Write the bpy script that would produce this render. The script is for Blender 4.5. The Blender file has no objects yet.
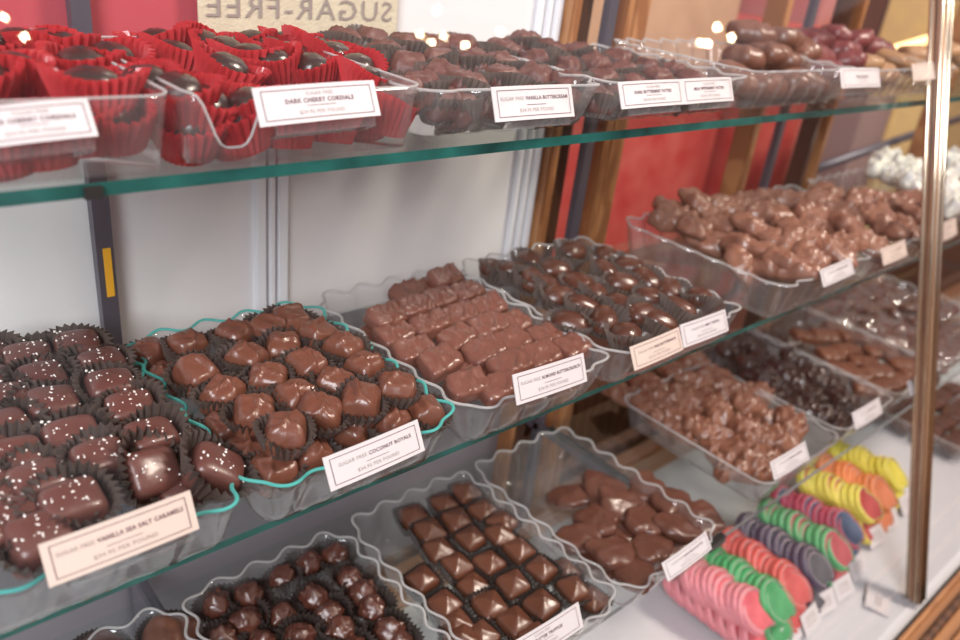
import bpy, bmesh, math, random
from mathutils import Vector, Matrix, noise, Euler
R=random.Random(7)
H=1.45                      # eye height; case deck lies 0.62 m below it
S=bpy.context.scene; COL=S.collection
# ------------------------------------------------------------------ camera frame
def nrm(v):
    l=math.sqrt(sum(a*a for a in v)); return tuple(a/l for a in v)
FX=795.0
AX=nrm((944,-270,795)); AY=(-810,-490,795)
_d=sum(a*b for a,b in zip(AX,AY)); AY=nrm(tuple(b-_d*a for a,b in zip(AX,AY)))
AZ=(AX[1]*AY[2]-AX[2]*AY[1],AX[2]*AY[0]-AX[0]*AY[2],AX[0]*AY[1]-AX[1]*AY[0])
def ray(px,py):
    c=(px-480,py-320,FX); return Vector([sum(a*b for a,b in zip(c,W)) for W in (AX,AY,AZ)])
def at_z(px,py,z):          # a survey point: where the photo's sight line meets a level (relative to eye)
    r=ray(px,py); k=z/r.z; return Vector((r.x*k,r.y*k,z))
def at_y(px,py,y):
    r=ray(px,py); k=y/r.y; return Vector((r.x*k,y,r.z*k))
cam=bpy.data.cameras.new('camera'); co=bpy.data.objects.new('camera',cam); COL.objects.link(co)
m=Matrix(((AX[0],-AX[1],-AX[2],0),(AY[0],-AY[1],-AY[2],0),(AZ[0],-AZ[1],-AZ[2],H),(0,0,0,1)))
co.matrix_world=m; cam.lens=FX/960*36; cam.sensor_width=36; cam.clip_start=0.01
cam.dof.use_dof=True; cam.dof.focus_distance=0.43; cam.dof.aperture_fstop=6.5
S.camera=co
# ------------------------------------------------------------------ materials
def new_mat(name):
    m=bpy.data.materials.new(name); m.use_nodes=True; nt=m.node_tree; nt.nodes.clear()
    o=nt.nodes.new('ShaderNodeOutputMaterial'); return m,nt,o
def pbr(name,col,rough=.5,metal=0,bump=0,bscale=200,coat=0,col2=None,cscale=40,emit=None,estr=0,sss=0,wave=None,spec=.5,crough=.1):
    m,nt,o=new_mat(name); N=nt.nodes; L=nt.links
    b=N.new('ShaderNodeBsdfPrincipled'); L.new(b.outputs[0],o.inputs[0])
    b.inputs['Base Color'].default_value=(*col,1); b.inputs['Roughness'].default_value=rough
    b.inputs['Metallic'].default_value=metal; b.inputs['Coat Weight'].default_value=coat; b.inputs['Coat Roughness'].default_value=crough
    b.inputs['Specular IOR Level'].default_value=spec
    tc=N.new('ShaderNodeTexCoord')
    if sss: b.inputs['Subsurface Weight'].default_value=sss; b.inputs['Subsurface Scale'].default_value=.004; b.inputs['Subsurface Radius'].default_value=(1,.5,.3)
    if emit: b.inputs['Emission Color'].default_value=(*emit,1); b.inputs['Emission Strength'].default_value=estr
    if col2:
        n=N.new('ShaderNodeTexNoise'); n.inputs['Scale'].default_value=cscale; n.inputs['Detail'].default_value=4
        L.new(tc.outputs['Object'],n.inputs['Vector']); mx=N.new('ShaderNodeMix'); mx.data_type='RGBA'
        if wave:
            w=N.new('ShaderNodeTexWave'); w.inputs['Scale'].default_value=wave[0]; w.inputs['Distortion'].default_value=wave[1]; w.inputs['Detail'].default_value=3
            w.bands_direction=wave[2]; L.new(tc.outputs['Object'],w.inputs['Vector']); src=w.outputs['Fac']
        else: src=n.outputs['Fac']
        rmp=N.new('ShaderNodeMapRange'); rmp.inputs['From Min'].default_value=.3; rmp.inputs['From Max'].default_value=.7; L.new(src,rmp.inputs['Value'])
        mx.inputs[6].default_value=(*col,1); mx.inputs[7].default_value=(*col2,1); L.new(rmp.outputs[0],mx.inputs[0]); L.new(mx.outputs[2],b.inputs['Base Color'])
    if bump:
        n=N.new('ShaderNodeTexNoise'); n.inputs['Scale'].default_value=bscale; n.inputs['Detail'].default_value=5
        L.new(tc.outputs['Object'],n.inputs['Vector']); bp=N.new('ShaderNodeBump'); bp.inputs['Strength'].default_value=bump; bp.inputs['Distance'].default_value=.002
        L.new(n.outputs['Fac'],bp.inputs['Height']); L.new(bp.outputs[0],b.inputs['Normal'])
    return m
def glassy(name,tint=(1,1,1),k=1.8,haze=0,hazecol=(.9,.9,.92),rough=0.0,ior=1.45):
    m,nt,o=new_mat(name); N=nt.nodes; L=nt.links
    t=N.new('ShaderNodeBsdfTransparent'); t.inputs[0].default_value=(*tint,1)
    g=N.new('ShaderNodeBsdfGlossy'); g.inputs['Roughness'].default_value=rough
    f=N.new('ShaderNodeFresnel'); f.inputs[0].default_value=ior
    ge=N.new('ShaderNodeNewGeometry')
    inv=N.new('ShaderNodeMath'); inv.operation='SUBTRACT'; inv.inputs[0].default_value=1; L.new(ge.outputs['Backfacing'],inv.inputs[1])
    mu=N.new('ShaderNodeMath'); mu.operation='MULTIPLY'; mu.use_clamp=True; L.new(f.outputs[0],mu.inputs[0]); mu.inputs[1].default_value=k
    m2=N.new('ShaderNodeMath'); m2.operation='MULTIPLY'; L.new(mu.outputs[0],m2.inputs[0]); L.new(inv.outputs[0],m2.inputs[1])
    mx=N.new('ShaderNodeMixShader'); L.new(m2.outputs[0],mx.inputs[0]); L.new(t.outputs[0],mx.inputs[1]); L.new(g.outputs[0],mx.inputs[2])
    last=mx
    if haze:
        d=N.new('ShaderNodeBsdfDiffuse'); d.inputs[0].default_value=(*hazecol,1); tl=N.new('ShaderNodeBsdfTranslucent'); tl.inputs[0].default_value=(*hazecol,1)
        ad=N.new('ShaderNodeMixShader'); ad.inputs[0].default_value=.5; L.new(d.outputs[0],ad.inputs[1]); L.new(tl.outputs[0],ad.inputs[2])
        m3=N.new('ShaderNodeMixShader'); m3.inputs[0].default_value=haze; L.new(mx.outputs[0],m3.inputs[1]); L.new(ad.outputs[0],m3.inputs[2]); last=m3
    L.new(last.outputs[0],o.inputs[0]); return m
M={}
M['milk']=pbr('milk_chocolate',(.150,.055,.037),.29,bump=.25,bscale=180,coat=.15,col2=(.145,.050,.028),cscale=60)
M['caramelchoc']=pbr('dark_milk_chocolate',(.118,.045,.038),.33,bump=.2,bscale=160,coat=.1,col2=(.10,.036,.028),cscale=60)
M['crunch']=pbr('buttercrunch_chocolate',(.180,.071,.054),.29,bump=.3,bscale=150,coat=.15,col2=(.155,.058,.038),cscale=50)
M['dark']=pbr('dark_chocolate',(.030,.011,.008),.28,bump=.2,bscale=200,coat=.3,crough=.2)
M['dome']=pbr('dome_chocolate',(.060,.020,.013),.30,bump=.12,bscale=200,coat=.35,crough=.2,col2=(.11,.036,.02),cscale=50)
M['nut']=pbr('nut_truffle_chocolate',(.060,.018,.012),.26,bump=.5,bscale=260,coat=.4,crough=.2,col2=(.10,.032,.02),cscale=120)
M['square']=pbr('butter_truffle_chocolate',(.115,.040,.022),.36,bump=.08,bscale=120,coat=.3,crough=.2)
M['turtle']=pbr('nut_patty_chocolate',(.095,.034,.022),.32,bump=.25,bscale=120,coat=.2,col2=(.12,.045,.03),cscale=50)
M['bark']=pbr('peanut_cluster_chocolate',(.20,.088,.058),.31,bump=.3,bscale=150,coat=.15,col2=(.20,.078,.044),cscale=50)
M['bark2']=pbr('pecan_cluster_chocolate',(.235,.112,.078),.32,bump=.3,bscale=150,coat=.1,col2=(.22,.09,.055),cscale=50)
M['slab']=pbr('bar_chocolate',(.15,.050,.024),.38,bump=.25,bscale=150,coat=.1,col2=(.11,.036,.017),cscale=50)
M['patty']=pbr('patty_chocolate',(.17,.068,.042),.38,bump=.2,bscale=90,coat=.15,col2=(.13,.05,.03),cscale=30)
M['redpatty']=pbr('reddish_chocolate',(.16,.035,.035),.38,bump=.2,bscale=90,coat=.1)
M['tanpatty']=pbr('tan_chocolate',(.36,.20,.10),.4,bump=.2,bscale=90,coat=.1)
M['cream']=pbr('buttercream_chocolate',(.095,.030,.024),.5,bump=.35,bscale=260,col2=(.13,.045,.034),cscale=70)
M['salt']=pbr('salt_flakes',(.9,.86,.82),.3)
def cupmat(name,c,c2,tr):
    m=pbr(name,c,.24,col2=c2,cscale=30,coat=.3); nt=m.node_tree; N=nt.nodes; L=nt.links
    b=[n for n in N if n.type=='BSDF_PRINCIPLED'][0]; o=[n for n in N if n.type=='OUTPUT_MATERIAL'][0]
    t=N.new('ShaderNodeBsdfTranslucent'); t.inputs[0].default_value=(*[min(1,a*2.2) for a in c],1); mx=N.new('ShaderNodeMixShader'); mx.inputs[0].default_value=tr
    L.new(b.outputs[0],mx.inputs[1]); L.new(t.outputs[0],mx.inputs[2]); L.new(mx.outputs[0],o.inputs[0]); return m
M['cup']=cupmat('brown_glassine_paper',(.085,.064,.056),(.12,.09,.08),.22)
M['blackcup']=cupmat('black_glassine_paper',(.045,.036,.033),(.065,.052,.047),.2)
M['redcup']=cupmat('red_glassine_paper',(.42,.028,.034),(.50,.05,.055),.26)
M['greycup']=cupmat('grey_brown_glassine_paper',(.13,.10,.09),(.18,.14,.12),.3)
M['glass']=glassy('front_glass',k=1.05,rough=.012)
M['shelfglass']=glassy('shelf_glass',tint=(.95,.985,.97),k=.8)
M['edge']=pbr('green_glass_edge',(.02,.15,.13),.12,coat=.6,col2=(.005,.045,.042),cscale=30)
M['edgedark']=pbr('dark_glass_edge',(.02,.035,.03),.15,coat=.5)
M['tray']=glassy('clear_plastic',tint=(.975,.975,.975),k=1.5,haze=.045,rough=.04,ior=1.5)
M['rim']=glassy('clear_plastic_rim',tint=(.9,.9,.9),k=3.0,haze=.55,rough=.12,ior=1.5,hazecol=(.86,.84,.84))
M['rimteal']=glassy('teal_tinted_plastic_rim',tint=(.5,.85,.8),k=2.2,haze=.62,rough=.12,ior=1.5,hazecol=(.24,.85,.80))
M['paper']=pbr('white_card',(.60,.555,.565),.35,spec=.4)
M['papercream']=pbr('cream_card',(.61,.49,.43),.35)
M['ink']=pbr('ink',(.14,.07,.08),.6)
M['greyink']=pbr('grey_ink',(.30,.24,.22),.6)
M['deck']=pbr('white_laminate',(.58,.57,.595),.35,col2=(.55,.54,.565),cscale=6)
M['wood']=pbr('oak_wood',(.42,.19,.075),.4,col2=(.28,.11,.04),cscale=8,wave=(14,6,'X'),coat=.3,bump=.1,bscale=60)
M['railwood']=pbr('oak_rail_wood',(.36,.16,.065),.38,col2=(.25,.10,.04),cscale=8,wave=(30,2,'Z'),coat=.3)
M['darkwood']=pbr('dark_walnut_wood',(.11,.045,.022),.35,col2=(.06,.024,.012),cscale=8,wave=(14,6,'X'),coat=.3)
M['copper']=pbr('brass_strip',(.62,.37,.25),.32,metal=.55,col2=(.46,.25,.16),cscale=20)
M['bead']=pbr('polished_metal_bead',(.85,.72,.55),.2,metal=1)
M['steel']=pbr('dark_grey_metal',(.13,.12,.15),.4,metal=.5)
M['panel']=pbr('white_acrylic_panel',(.80,.775,.78),.25,col2=(.77,.745,.755),cscale=3,coat=.5,crough=.05)
M['redpanel']=pbr('red_lacquer_panel',(.50,.085,.105),.3,col2=(.44,.07,.09),cscale=5,coat=.3)
M['shadedpanel']=pbr('shaded_grey_panel',(.17,.155,.175),.3,col2=(.14,.125,.145),cscale=4,coat=.3)  # shade below the middle shelf, put into the panel colour
M['trimw']=pbr('white_paint',(.82,.82,.86),.35)
M['linen']=pbr('cream_linen_paper',(.62,.54,.40),.8,bump=.3,bscale=400,col2=(.55,.47,.35),cscale=60)
M['redwall']=pbr('red_painted_wall',(.42,.045,.055),.45,col2=(.34,.035,.045),cscale=4)
M['warmwall']=pbr('terracotta_wall',(.28,.12,.085),.6,col2=(.36,.19,.14),cscale=1.5)
M['floor']=pbr('floor_boards',(.20,.11,.06),.45,col2=(.13,.07,.04),cscale=5,wave=(6,3,'X'))
M['kraft']=pbr('kraft_paper',(.55,.34,.22),.7,col2=(.48,.28,.18),cscale=15)
M['pinkbox']=pbr('rose_card',(.55,.22,.20),.6,col2=(.48,.15,.14),cscale=12)
M['redbox']=pbr('red_card',(.50,.05,.05),.5,col2=(.58,.12,.10),cscale=20)
M['yellowpaper']=pbr('yellow_paper',(.80,.56,.24),.5,col2=(.72,.50,.24),cscale=30)
M['greypaper']=pbr('grey_rose_card',(.30,.20,.19),.6)
M['whitechoc']=pbr('white_speckled_candy',(.85,.80,.66),.35,col2=(.45,.45,.48),cscale=130,bump=.4,bscale=90)
M['bulb']=pbr('glowing_bulb',(1,.9,.7),.3,emit=(1,.72,.42),estr=260)
M['tubeglow']=pbr('glowing_tube',(1,.85,.5),.3,emit=(1,.66,.26),estr=3.0)
M['blackplastic']=pbr('black_plastic',(.02,.02,.02),.4)
M['film']=glassy('clear_film',k=2.2,haze=.025,rough=.06,ior=1.5)
M['yellowsticker']=pbr('yellow_sticker',(.85,.42,.03),.5)
# ------------------------------------------------------------------ object helpers
def link(name,me,mat=None,parent=None,loc=None,rot=None,scale=None):
    o=bpy.data.objects.new(name,me)
    if me is not None and mat is not None and len(me.materials)==0:
        for mm in (mat if isinstance(mat,(list,tuple)) else [mat]): me.materials.append(mm)
    if parent is not None: o.parent=parent
    if loc is not None: o.location=loc
    if rot is not None: o.rotation_euler=rot
    if scale is not None: o.scale=(scale,)*3 if isinstance(scale,(int,float)) else scale
    COL.objects.link(o); return o
def root(name,label,cat,loc,rot=(0,0,0),group=None):
    o=bpy.data.objects.new(name,None); o.empty_display_size=.01; COL.objects.link(o); o.location=loc; o.rotation_euler=rot
    tag(o,label,cat,group); return o
def tag(o,label=None,cat=None,group=None,kind=None):
    if label: o['label']=label
    if cat: o['category']=cat
    if group: o['group']=group
    if kind: o['kind']=kind
    return o
def mesh(name,vs,fs,smooth=True):
    me=bpy.data.meshes.new(name); me.from_pydata([tuple(v) for v in vs],[],fs); me.validate(); me.update()
    if smooth: me.polygons.foreach_set('use_smooth',[True]*len(me.polygons))
    return me
def box_me(name,x0,x1,y0,y1,z0,z1,bev=0,mats=None):
    bm=bmesh.new(); bmesh.ops.create_cube(bm,size=1)
    for v in bm.verts: v.co=Vector(((x0+x1)/2+v.co.x*(x1-x0),(y0+y1)/2+v.co.y*(y1-y0),(z0+z1)/2+v.co.z*(z1-z0)))
    if bev: bmesh.ops.bevel(bm,geom=bm.edges[:],offset=bev,segments=2,affect='EDGES')
    me=bpy.data.meshes.new(name); bm.to_mesh(me); bm.free(); return me
def box(name,b,mat,bev=0,parent=None,loc=None,rot=None):
    return link(name,box_me(name,*b,bev=bev),mat,parent,loc,rot)
def tube(name,pts,r,closed=False,n=6,flat=1.0):
    vs=[];fs=[];P=[Vector(p) for p in pts];K=len(P)
    for i,p in enumerate(P):
        a=P[(i-1)%K] if (closed or i>0) else p; b=P[(i+1)%K] if (closed or i<K-1) else p
        t=(b-a).normalized(); u=t.cross(Vector((0,0,1)))
        if u.length<.05: u=t.cross(Vector((0,1,0)))
        u.normalize(); w=u.cross(t).normalized()
        for j in range(n):
            th=2*math.pi*j/n; vs.append(p+u*math.cos(th)*r*flat+w*math.sin(th)*r)
    for i in range(K if closed else K-1):
        for j in range(n):
            a=i*n+j;b=i*n+(j+1)%n;c=((i+1)%K)*n+(j+1)%n;d=((i+1)%K)*n+j; fs.append((a,b,c,d))
    if not closed: fs.append(tuple(range(n))[::-1]); fs.append(tuple((K-1)*n+j for j in range(n)))
    return mesh(name,vs,fs)
# ------------------------------------------------------------------ candy shapes
def cube_grid(n):
    idx={};vs=[];fs=[]
    def vid(p):
        k=tuple(round(a*n) for a in p)
        if k not in idx: idx[k]=len(vs); vs.append(Vector(p))
        return idx[k]
    for ax in range(3):
        for s in (-1,1):
            for i in range(n):
                for j in range(n):
                    q=[]
                    for di,dj in ((0,0),(1,0),(1,1),(0,1)):
                        p=[0,0,0]; p[ax]=s; p[(ax+1)%3]=-1+2*(i+di)/n; p[(ax+2)%3]=-1+2*(j+dj)/n; q.append(vid(p))
                    fs.append(tuple(q if s>0 else q[::-1]))
    return vs,fs
def sq(p,k):
    l=(abs(p.x)**k+abs(p.y)**k+abs(p.z)**k)**(1/k); return p/l
def ns(p,s,seed): return noise.noise(p*s+Vector((seed*7.3,seed*3.1,seed)))
def blob(name,n,dims,fn):
    vs,fs=cube_grid(n); out=[]
    for v in vs:
        p=fn(v); out.append(Vector((p.x*dims[0]/2,p.y*dims[1]/2,p.z*dims[2]/2)))
    return mesh(name,out,fs)
def bumps(seed,count,flat=False):
    r=random.Random(seed); B=[]
    for i in range(count):
        z=r.uniform(-.2,1) if not flat else r.uniform(-.1,.9); t=r.uniform(0,6.283); q=math.sqrt(max(0,1-z*z)); B.append((Vector((q*math.cos(t),q*math.sin(t),z)),r.uniform(.10,.26),r.uniform(.22,.42)))
    return B
def f_caramel(seed):
    def f(v):
        p=sq(v,5.0); p=p*(1+.035*ns(p,1.5,seed)); 
        if p.z>0: p.z*=1-.10*(p.x*p.x+p.y*p.y)
        p.x*=1-.06*p.z; p.y*=1-.06*p.z; return p
    return f
def f_royal(seed):
    B=bumps(seed,4)
    def f(v):
        p=sq(v,4.4); p=p*(1+.07*ns(p,1.8,seed)); d=p.normalized()
        if p.z>0:
            w=max(0,p.z)
            p.z+=w*(.26*math.exp(-((p.x*math.cos(seed)+p.y*math.sin(seed)+.25*math.sin(3*p.y+seed))/.16)**2)+.18*math.exp(-((p.x*math.sin(seed+1)+p.y*math.cos(seed+1)-.3)/.13)**2))
            for b,h,wd in B:
                if b.z>.5: p.z+=.5*h*math.exp(-((d-b).length/(wd*.5))**2)
        p.x*=1-.16*max(0,p.z); p.y*=1-.16*max(0,p.z); return p
    return f
def f_crunch(seed):
    def f(v):
        p=sq(v,5.5); p=p*(1+.05*ns(p,1.6,seed)); 
        if p.z>0:
            s=.10*math.exp(-((p.x+.35+.15*math.sin(4*p.y+seed))/.10)**2)+.14*math.exp(-((p.x-.3+.2*math.sin(3*p.y+seed*2))/.09)**2)+.10*math.exp(-((p.x-.75+.1*math.sin(5*p.y))/.08)**2)
            p.z+=p.z*s*3.2+.16*ns(p,2.5,seed+3)
        p.x+=.10*p.y; return p
    return f
def f_dome(seed):
    def f(v):
        p=sq(v,2.3); p=p*(1+.03*ns(p,1.5,seed))
        if p.z>0:
            for c in (-.28,.0,.28): p.z+=.055*math.exp(-((p.y-c+.12*math.sin(2.4*p.x+seed))/.06)**2)
        else: p.z*=.75
        return p
    return f
def f_nut(seed):
    B=bumps(seed,26)
    def f(v):
        d=v.normalized(); r=1+.06*ns(d,2,seed)
        for b,h,w in B: r+=.55*h*math.exp(-((d-b).length/(w*.6))**2)
        p=d*r*.92
        if p.z>0: p.z+=.25*math.exp(-(((p.x-.1)**2+(p.y-.05)**2)/.09))
        return p
    return f
def f_square(seed):
    ox,oy=.12*math.cos(seed*2.1),.12*math.sin(seed*2.1)
    def f(v):
        p=sq(v,7); x,y=p.x,p.y; m_=max(abs(x-ox)/(1+.1),abs(y-oy)/(1+.1))
        if p.z>-.2:
            z=p.z; top=1.0-.62*min(1,m_)**1.05; p.z=min(z,1)*top+.05*ns(p,2,seed) if z>0 else z
            p.z+=.10*math.exp(-((x-ox-.5*(y-oy))**2/.012))*math.exp(-((x-ox)**2+(y-oy)**2)/.10)*(z>0)
        s=1-.05*max(0,z if p.z>-.2 else 0); p.x*=s; p.y*=s; return p
    return f
def f_patty(seed,l=.16,k=2.6):
    r=random.Random(seed); ph=[r.uniform(0,6.28) for _ in range(4)]; B=bumps(seed+50,7)
    def f(v):
        p=sq(v,k); th=math.atan2(p.y,p.x); q=1+l*(.5*math.sin(2*th+ph[0])+.5*math.sin(3*th+ph[1])+.35*math.sin(5*th+ph[2])+.2*math.sin(8*th+ph[3]))
        z=p.z; d=p.normalized()
        if z>0:
            z+=.16*ns(p,1.8,seed)+.12*math.exp(-((p.x*math.cos(ph[0])+p.y*math.sin(ph[0])+.2*math.sin(3*p.y))/.12)**2)
            for b,h,w in B: z+=.5*h*math.exp(-((d-b).length/(w*.7))**2)
        return Vector((p.x*q,p.y*q,z))
    return f
def f_cluster(seed,nb=20,amp=1.0,base=.13):
    r=random.Random(seed); B=[]
    for i in range(nb):
        t=r.uniform(0,6.283); q=math.sqrt(r.random())*.95; B.append((q*math.cos(t),q*math.sin(t),r.uniform(.5,1.0),r.uniform(.15,.27)))
    pt=f_patty(seed,.20,2.4)
    def f(v):
        p=pt(v)
        if v.z>-.5:
            h=0
            for x,y,a,w in B:
                dd=(p.x-x)**2+(p.y-y)**2; h=max(h,a*math.exp(-dd/(w*w)))
            p.z+=amp*(.85*h-.25)*(1 if p.z>0 else .3); s=1+.10*h*(abs(p.z)<1); p.x*=s; p.y*=s
        return p
    return f
def f_slab(seed):
    def f(v):
        p=sq(v,6); p=p*(1+.03*ns(p,2,seed))
        if p.z>0: p.z*=1-.35*abs(p.y)+.10*math.sin(9*p.x+seed)
        return p
    return f
def cup_me(name,r0,r1,h,nf=34,amp=.0009,square=0,flop=0,seed=1):
    vs=[];fs=[];n=nf*2;lv=[0,.12,.55,1.0]
    for li,l in enumerate(lv):
        for i in range(n):
            t=2*math.pi*i/n; r=r0+(r1-r0)*l
            if square: r*=1/ (abs(math.cos(t))**square+abs(math.sin(t))**square)**(1/square)
            a=amp*(.25+.9*l)*(1 if i%2 else -1)
            w=1+flop*l*l*math.sin(2*t+seed)+flop*.5*l*math.sin(3*t+seed*2)
            hh=h*l*(1+flop*1.2*math.sin(2*t+seed*3)*l)
            vs.append(Vector(((r*w+a)*math.cos(t),(r*w+a)*math.sin(t),hh)))
    for li in range(len(lv)-1):
        for i in range(n): a=li*n+i;b=li*n+(i+1)%n; fs.append((a,b,b+n,a+n))
    fs.append(tuple(range(n))[::-1])
    return mesh(name,vs,fs,smooth=False)
def salt_me(name,dims,seed,n=22):
    r=random.Random(seed); vs=[];fs=[]
    for i in range(n):
        x=r.gauss(0,.24)*dims[0]; y=r.gauss(0,.22)*dims[1]
        x=max(-.42*dims[0],min(.42*dims[0],x)); y=max(-.42*dims[1],min(.42*dims[1],y))
        z=dims[2]/2*(.985-.10*((2*x/dims[0])**2+(2*y/dims[1])**2)*.9)*1.0; s=r.uniform(.0004,.0009)
        c=Vector((x,y,z)); E_=Euler((r.uniform(0,3),r.uniform(0,3),r.uniform(0,3))).to_matrix(); b=len(vs)
        for q in ((1,0,0),(-1,0,0),(0,1,0),(0,-1,0),(0,0,.7),(0,0,-.7)): vs.append(c+E_@(Vector(q)*s))
        for t in ((0,2,4),(2,1,4),(1,3,4),(3,0,4),(2,0,5),(1,2,5),(3,1,5),(0,3,5)): fs.append(tuple(b+k for k in t))
    return mesh(name,vs,fs,smooth=False)
# ------------------------------------------------------------------ candies placed as things
ORD=['first','second','third','fourth','fifth','sixth','seventh','eighth','ninth','tenth','eleventh','twelfth','thirteenth','fourteenth','fifteenth','sixteenth','seventeenth','eighteenth','nineteenth','twentieth']
class Kind:
    """One kind of sweet: several meshes of the candy, optional paper cup, optional topping."""
    def __init__(s,name,cat,part,mes,mat,cups=None,cupmat_=None,cz=0,extra=None):
        s.name=name;s.cat=cat;s.part=part;s.mes=mes;s.mat=mat;s.cups=cups;s.cupmat=cupmat_;s.cz=cz;s.extra=extra
        for me in mes: me.materials.append(mat)
        if cups:
            for me in cups: me.materials.append(cupmat_)
        s.protos=[]
        if cups:                       # prototypes are made with the first things
            pass
    def make(s,i,loc,rot,scale):
        """loc = centre of the sweet, metres relative to the eye level"""
        k=i%len(s.mes); L_=(loc[0],loc[1],loc[2]+H)
        if not s.cups and not s.extra:
            return link(s.name,s.mes[k],None,None,L_,rot,scale)
        r=bpy.data.objects.new(s.name,None); r.empty_display_size=.01; COL.objects.link(r); r.location=L_; r.rotation_euler=rot; r.scale=(scale,)*3
        link(s.part,s.mes[k],None,r,(0,0,0),(0,0,(i*1.7%6.28) if s.cups and s.part!='caramel' and s.part!='truffle' else 0))
        if s.cups: link('paper_cup',s.cups[i%len(s.cups)],None,r,(R.uniform(-.0012,.0012),R.uniform(-.0012,.0012),s.cz),(0,0,R.uniform(0,6.28) if s.part!='truffle' else 0))
        if s.extra: link(s.extra[0],s.extra[1][k],None,r)
        return r
PLACED=[]
def lay(kind,items,desc,where,group,rowgap=.018):
    """items: list of (x,y,z,rot,scale). Labels by row from the front and place in the row."""
    objs=[(kind.make(i,(it[0],it[1],it[2]),it[3],it[4]),it) for i,it in enumerate(items)]
    objs.sort(key=lambda q:q[1][1])
    rows=[];cur=[]
    for q in objs:
        if cur and q[1][1]-cur[0][1][1]>rowgap: rows.append(cur);cur=[]
        cur.append(q)
    rows.append(cur)
    for ri,row in enumerate(rows):
        row.sort(key=lambda q:q[1][0])
        for ci,(o,it) in enumerate(row):
            rw='front row' if ri==0 else ('back row' if ri==len(rows)-1 else ORD[ri]+' row')
            if len(row)==1: pl='alone'
            elif ci==0: pl='leftmost'
            elif ci==len(row)-1: pl='rightmost'
            else: pl=ORD[ci]+' from left'
            tag(o,'%s, %s in %s, %s'%(desc,pl,rw,where),kind.cat,group)
    return [o for o,_ in objs]
def pts(z,L_,yaw=0,tilt=.12,zj=.003,sc=1.0,yj=.12,scj=.05,tiltx=0,ymin=-1,ymax=9):
    out=[]
    for i,p in enumerate(L_):
        zz=z+R.uniform(-zj,zj)+(p[2] if len(p)>2 else 0); w=at_z(p[0],p[1],zz)
        if w.y<ymin: w*=ymin/w.y
        if w.y>ymax: w.y=ymax
        out.append((w.x,w.y,w.z,(tiltx+R.uniform(-tilt,tilt),R.uniform(-tilt,tilt),yaw+R.uniform(-yj,yj)),sc*(1+R.uniform(-scj,scj))))
    return out
def ptop(L_,ya=.334,k=.0022,ref=92,tilt=.15,sc=1.0,scj=.05,tiltx=.05):
    """top shelf heap: depth grows with height in the heap"""
    out=[]
    for p in L_:
        y=min(.436,ya+max(0,(ref-p[1]))*k)+R.uniform(-.002,.002); w=at_y(p[0],p[1],y)
        out.append((w.x,w.y,max(w.z,-.089),(tiltx+R.uniform(-tilt,tilt),R.uniform(-tilt,tilt),R.uniform(-3,3)),sc*(1+R.uniform(-scj,scj))))
    return out
# ================================================================== SETTING
FL=-H
def struct(name,b,mat,bev=0): return tag(box(name,(b[0],b[1],b[2],b[3],b[4]+H,b[5]+H),mat,bev),kind='structure')
struct('floor',(-4,5,-4.2,2.6,-H-.05,-H),M['floor'])
struct('unseen_wall_front',(.9,5,-3.3,-3.2,-H,1.0),M['warmwall'])  # out of view, added to give the pane a warm reflected veil
struct('unseen_wall_right',(5,5.1,-3.3,2.6,-H,1.0),M['warmwall'])  # out of view, added to darken reflections at the right of the pane
struct('wall_back',(-4,5,2.5,2.6,-H,1.3),M['redwall'])
# ================================================================== DISPLAY CASE
def gy(z): return .318+.308*z             # front glass leans back
XL,XR=-.50,2.2
case=root('display_case','long wooden and glass candy display case with a sloped front pane','display case',(0,0,0))
def cpart(name,b,mat,bev=0): return box(name,(b[0],b[1],b[2],b[3],b[4]+H,b[5]+H),mat,bev,case)
cpart('deck',(XL,XR,.121,.452,-.645,-.62),M['deck'])
cpart('base_cabinet',(XL,XR,.10,.50,-H+.001,-.645),M['darkwood'])
fr=cpart('front_rail',(XL,XR,.070,.116,-.70,-.612),M['railwood'],.006)
for k,(yy,zz,rr) in enumerate(((.112,-.607,.0035),(.096,-.606,.005),(.076,-.607,.004))):
    link('moulding',tube('moulding',[(XL,yy,zz+H),(XR,yy,zz+H)],rr,n=10),M['railwood' if k!=1 else 'darkwood'],fr)
cpart('rear_rail',(XL,XR,.452,.480,-.645,-.585),M['railwood'],.004)
cpart('rear_track',(XL,XR,.480,.50,-.60,-.575),M['darkwood'],.002)
for x,w,mt in ((.522,.012,'wood'),(.536,.016,'darkwood'),(.590,.012,'wood'),(.603,.022,'wood'),(.86,.016,'wood'),(1.02,.014,'darkwood'),(1.045,.012,'wood'),(1.42,.03,'wood')):
    cpart('rear_stile',(x,x+w,.470+(.004 if mt=='darkwood' else 0),.495,-.585,.25),M[mt],.002)
# front glass panes
def pane(name,x0,x1):
    z0,z1=-.612,.22; t=.003; vs=[]
    for x in (x0,x1):
        for (z,dy) in ((z0,0),(z0,t),(z1,t),(z1,0)): vs.append((x,gy(z)+dy,z+H))
    fs=[(0,3,7,4)[::-1],(1,5,6,2)[::-1],(0,1,2,3)[::-1],(4,7,6,5)[::-1],(0,4,5,1)[::-1],(3,2,6,7)[::-1]]
    me=mesh(name,vs,fs,False); bm=bmesh.new(); bm.from_mesh(me); bmesh.ops.recalc_face_normals(bm,faces=bm.faces); bm.to_mesh(me); bm.free()
    return link(name,me,M['glass'],case)
PX=.859
pane('front_glass',XL,PX-.006); pane('front_glass',PX+.006,XR)
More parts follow.
